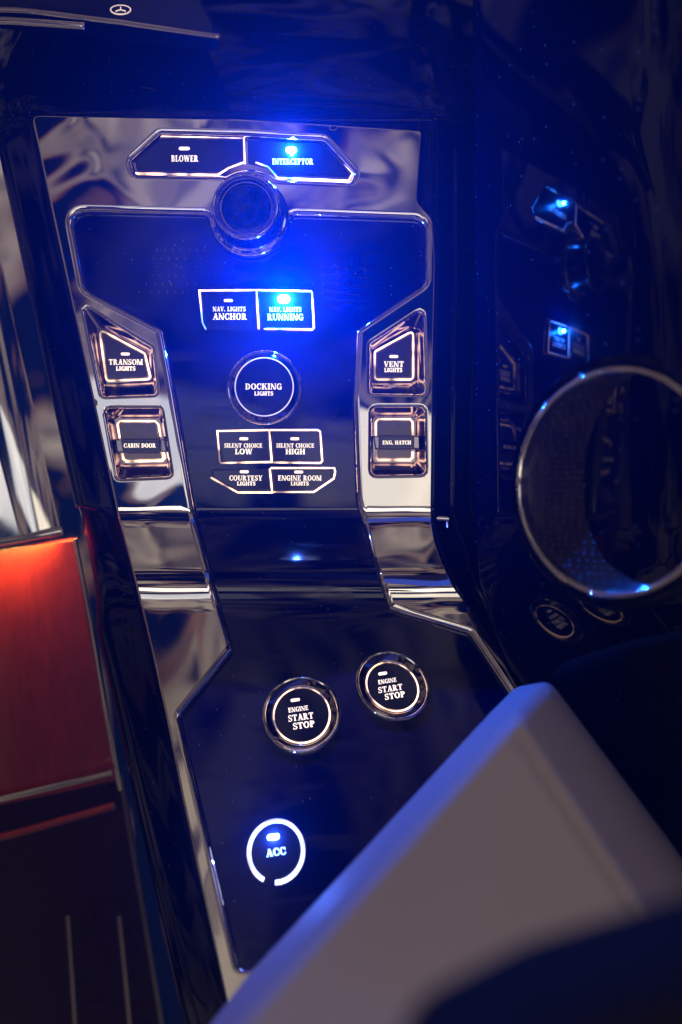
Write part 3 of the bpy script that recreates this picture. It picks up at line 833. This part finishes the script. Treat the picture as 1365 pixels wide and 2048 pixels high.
# =================================================================== left side
def sheet(name, quad, d4, mat, parent, thick=14, bulge=0.0, nu=10, nv=16):
    """a closed slab between four sighted corners (tl, tr, br, bl) with a bulge across its width"""
    c = [at(q[0], q[1], d) for q, d in zip(quad, d4)]
    nrm = (c[1] - c[0]).cross(c[3] - c[0]).normalized()
    if nrm.z > 0: nrm = -nrm
    verts, faces = [], []
    for i in range(nv + 1):
        v = i / nv
        for j in range(nu + 1):
            u = j / nu
            p = c[0].lerp(c[1], u).lerp(c[3].lerp(c[2], u), v)
            verts.append(p + nrm * (bulge * math.sin(math.pi * u)))
    k = nu + 1; off = len(verts)
    verts += [v - nrm * thick for v in verts[:off]]
    for i in range(nv):
        for j in range(nu):
            f = (i * k + j, i * k + j + 1, (i + 1) * k + j + 1, (i + 1) * k + j)
            faces.append(f); faces.append(tuple(off + q for q in f[::-1]))
    rim = [j for j in range(k)] + [i * k + nu for i in range(1, nv + 1)] + [nv * k + j for j in range(nu - 1, -1, -1)] + [i * k for i in range(nv - 1, 0, -1)]
    for a, b_ in zip(rim, rim[1:] + rim[:1]): faces.append((a, off + a, off + b_, b_))
    o = mesh(name, verts, faces, mat, parent); o.data.set_sharp_from_angle(angle=rad(40))
    return o
def tube(name, pts, r, mat, parent, seg=12):
    verts, faces = [], []
    for i, p in enumerate(pts):
        t = (pts[min(i + 1, len(pts) - 1)] - pts[max(i - 1, 0)]).normalized()
        a = t.cross(Vector((0.3, 0.2, 1))).normalized(); b_ = t.cross(a)
        for k in range(seg):
            an = 2 * math.pi * k / seg; verts.append(p + (a * math.cos(an) + b_ * math.sin(an)) * r)
    for i in range(len(pts) - 1):
        for k in range(seg):
            k2 = (k + 1) % seg; faces.append((i * seg + k, i * seg + k2, (i + 1) * seg + k2, (i + 1) * seg + k))
    faces.append(tuple(range(seg))[::-1]); faces.append(tuple((len(pts) - 1) * seg + k for k in range(seg)))
    o = mesh(name, verts, faces, mat, parent); o.data.set_sharp_from_angle(angle=rad(50)); return o

pl = thing('chrome_pillar', 'bright curved chrome pillar at the left edge above the mahogany locker', 'pillar', at(60, 1080, 1800))
sheet('front_strip', [(-150, 330), (-42, 330), (116, 1052), (44, 1070)], (1800, 1820, 1820, 1800), M_PILLAR, pl, 20, 5)
sheet('side_strip', [(-330, 330), (-155, 330), (39, 1070), (-160, 1110)], (1800, 1812, 1812, 1800), M_PILLAR, pl, 20, 6)
tube('foot_bar', [at(-120, 1104, 1790), at(40, 1078, 1782), at(124, 1062, 1790)], 9, M_TRIM, pl)
lk = thing('mahogany_locker', 'glossy red mahogany locker face under the chrome pillar', 'locker', at(60, 1560, 1980))
sheet('front_panel', [(-260, 1120), (146, 1082), (232, 1560), (-200, 1640)], (1860, 1850, 1990, 2000), M_WOOD, lk, 30, 16)
tube('edge_trim', [at(150, 1078, 1835), at(182, 1240, 1880), at(222, 1480, 1950), at(240, 1580, 1985)], 5, M_TRIM, lk)
st = thing('locker_step', 'dark step below the mahogany locker with polished bars', 'step', at(60, 2060, 2000))
sheet('step_face', [(-260, 1640), (238, 1560), (330, 2110), (-200, 2180)], (2030, 2010, 2060, 2080), M_STEP, st, 30, 6)
tube('upper_bar', [at(-160, 1632, 1960), at(30, 1592, 1955), at(222, 1546, 1950)], 8, M_TRIM, st)
tube('lower_bar', [at(-160, 1712, 1960), at(30, 1668, 1955), at(228, 1612, 1950)], 9, M_WOOD, st)
for x0, x1 in ((136, 152), (238, 262)):
    tube('rod', [at(x0, 1830, 1960), at((x0 + x1) / 2, 1950, 1950), at(x1, 2080, 1940)], 6, M_SMOKE, st)

# =================================================================== display at the top left
ds = thing('display_unit', 'dark display unit with a chrome lower edge at the top left', 'display', at(200, 60, 1500))
fmap_ds = lambda px, py, h, hb: at(px, py, 1500 + (60 - py) * 0.9) + Vector((0, 0, -1)) * h
plate('screen', dense(rnd([(-200, -140, 4), (330, -140, 4), (436, 66, 12), (-200, 2, 4)], 6, 4), 24), M_BLACK, ds, quarter(4, 4, 0, -60, 3), grid=0, fmap=fmap_ds)
strip('chrome_edge', [(-200, 12), (60, 22), (250, 46), (440, 74)], 9, M_TRIM, ds, False, 0, 7, fmap=fmap_ds)
strip('lower_trim', [(-200, 38), (20, 42), (170, 52)], 14, M_TRIM, ds, False, 0, 6, fmap=lambda px, py, h, hb: at(px, py, 1520) + Vector((0, 0, -1)) * h)
strip('logo', [(242 + 20 * math.cos(rad(a)), 20 + 9 * math.sin(rad(a))) for a in range(0, 360, 12)], 3.4, M_THIN, ds, True, 0, 2, fmap=fmap_ds)
for a in (90, 210, 330):
    strip('logo', [(242, 20), (242 + 12 * math.cos(rad(a)), 20 - 6 * math.sin(rad(a)))], 3.4, M_THIN, ds, False, 0, 2, fmap=fmap_ds)

# =================================================================== small light of the blue indicators, added haze for their lens bloom
n0, _ = UN(500)
def led_light(px, py, h, watts, color=(0.004, 0.13, 1.0)):
    q = B(px, py, h); return point('blue_indicator_light', W(*q), color, watts, 0.0012)
led_light(583, 300, 7.0, 1.1)
led_light(568, 598, 4.0, 3.2)
led_light(547, 1674, -4.0, 0.15, (0.05, 0.16, 1.0))

hz_me = bpy.data.meshes.new('haze')
x0, x1, y0, y1, z0, z1 = -0.8, 0.8, -0.06, 1.3, 0.2, 1.65
hv = [(x, y, z) for z in (z0, z1) for y in (y0, y1) for x in (x0, x1)]
hz_me.from_pydata(hv, [], [(0, 2, 3, 1), (4, 5, 7, 6), (0, 1, 5, 4), (2, 6, 7, 3), (0, 4, 6, 2), (1, 3, 7, 5)])
hz = bpy.data.objects.new('haze', hz_me); col.objects.link(hz)
hz['kind'] = 'stuff'; hz['label'] = 'added thin blue haze standing in for the lens bloom of the indicators'; hz['category'] = 'haze'
hm = bpy.data.materials.new('haze'); hm.use_nodes = True; nt = hm.node_tree
for n in list(nt.nodes): nt.nodes.remove(n)
ho = nt.nodes.new('ShaderNodeOutputMaterial'); pv = nt.nodes.new('ShaderNodeVolumePrincipled')
pv.inputs['Color'].default_value = (0.04, 0.25, 1.0, 1); pv.inputs['Density'].default_value = 0.18
pv.inputs['Density Attribute'].default_value = ''; pv.inputs['Color Attribute'].default_value = ''; pv.inputs['Temperature Attribute'].default_value = ''
hm.cycles.homogeneous_volume = True
pv.inputs['Anisotropy'].default_value = 0.8
nt.links.new(pv.outputs['Volume'], ho.inputs['Volume'])
hz_me.materials.append(hm)
for o in list(scn.objects):
    if '_b' in o.keys(): del o['_b']
if False:
    pass
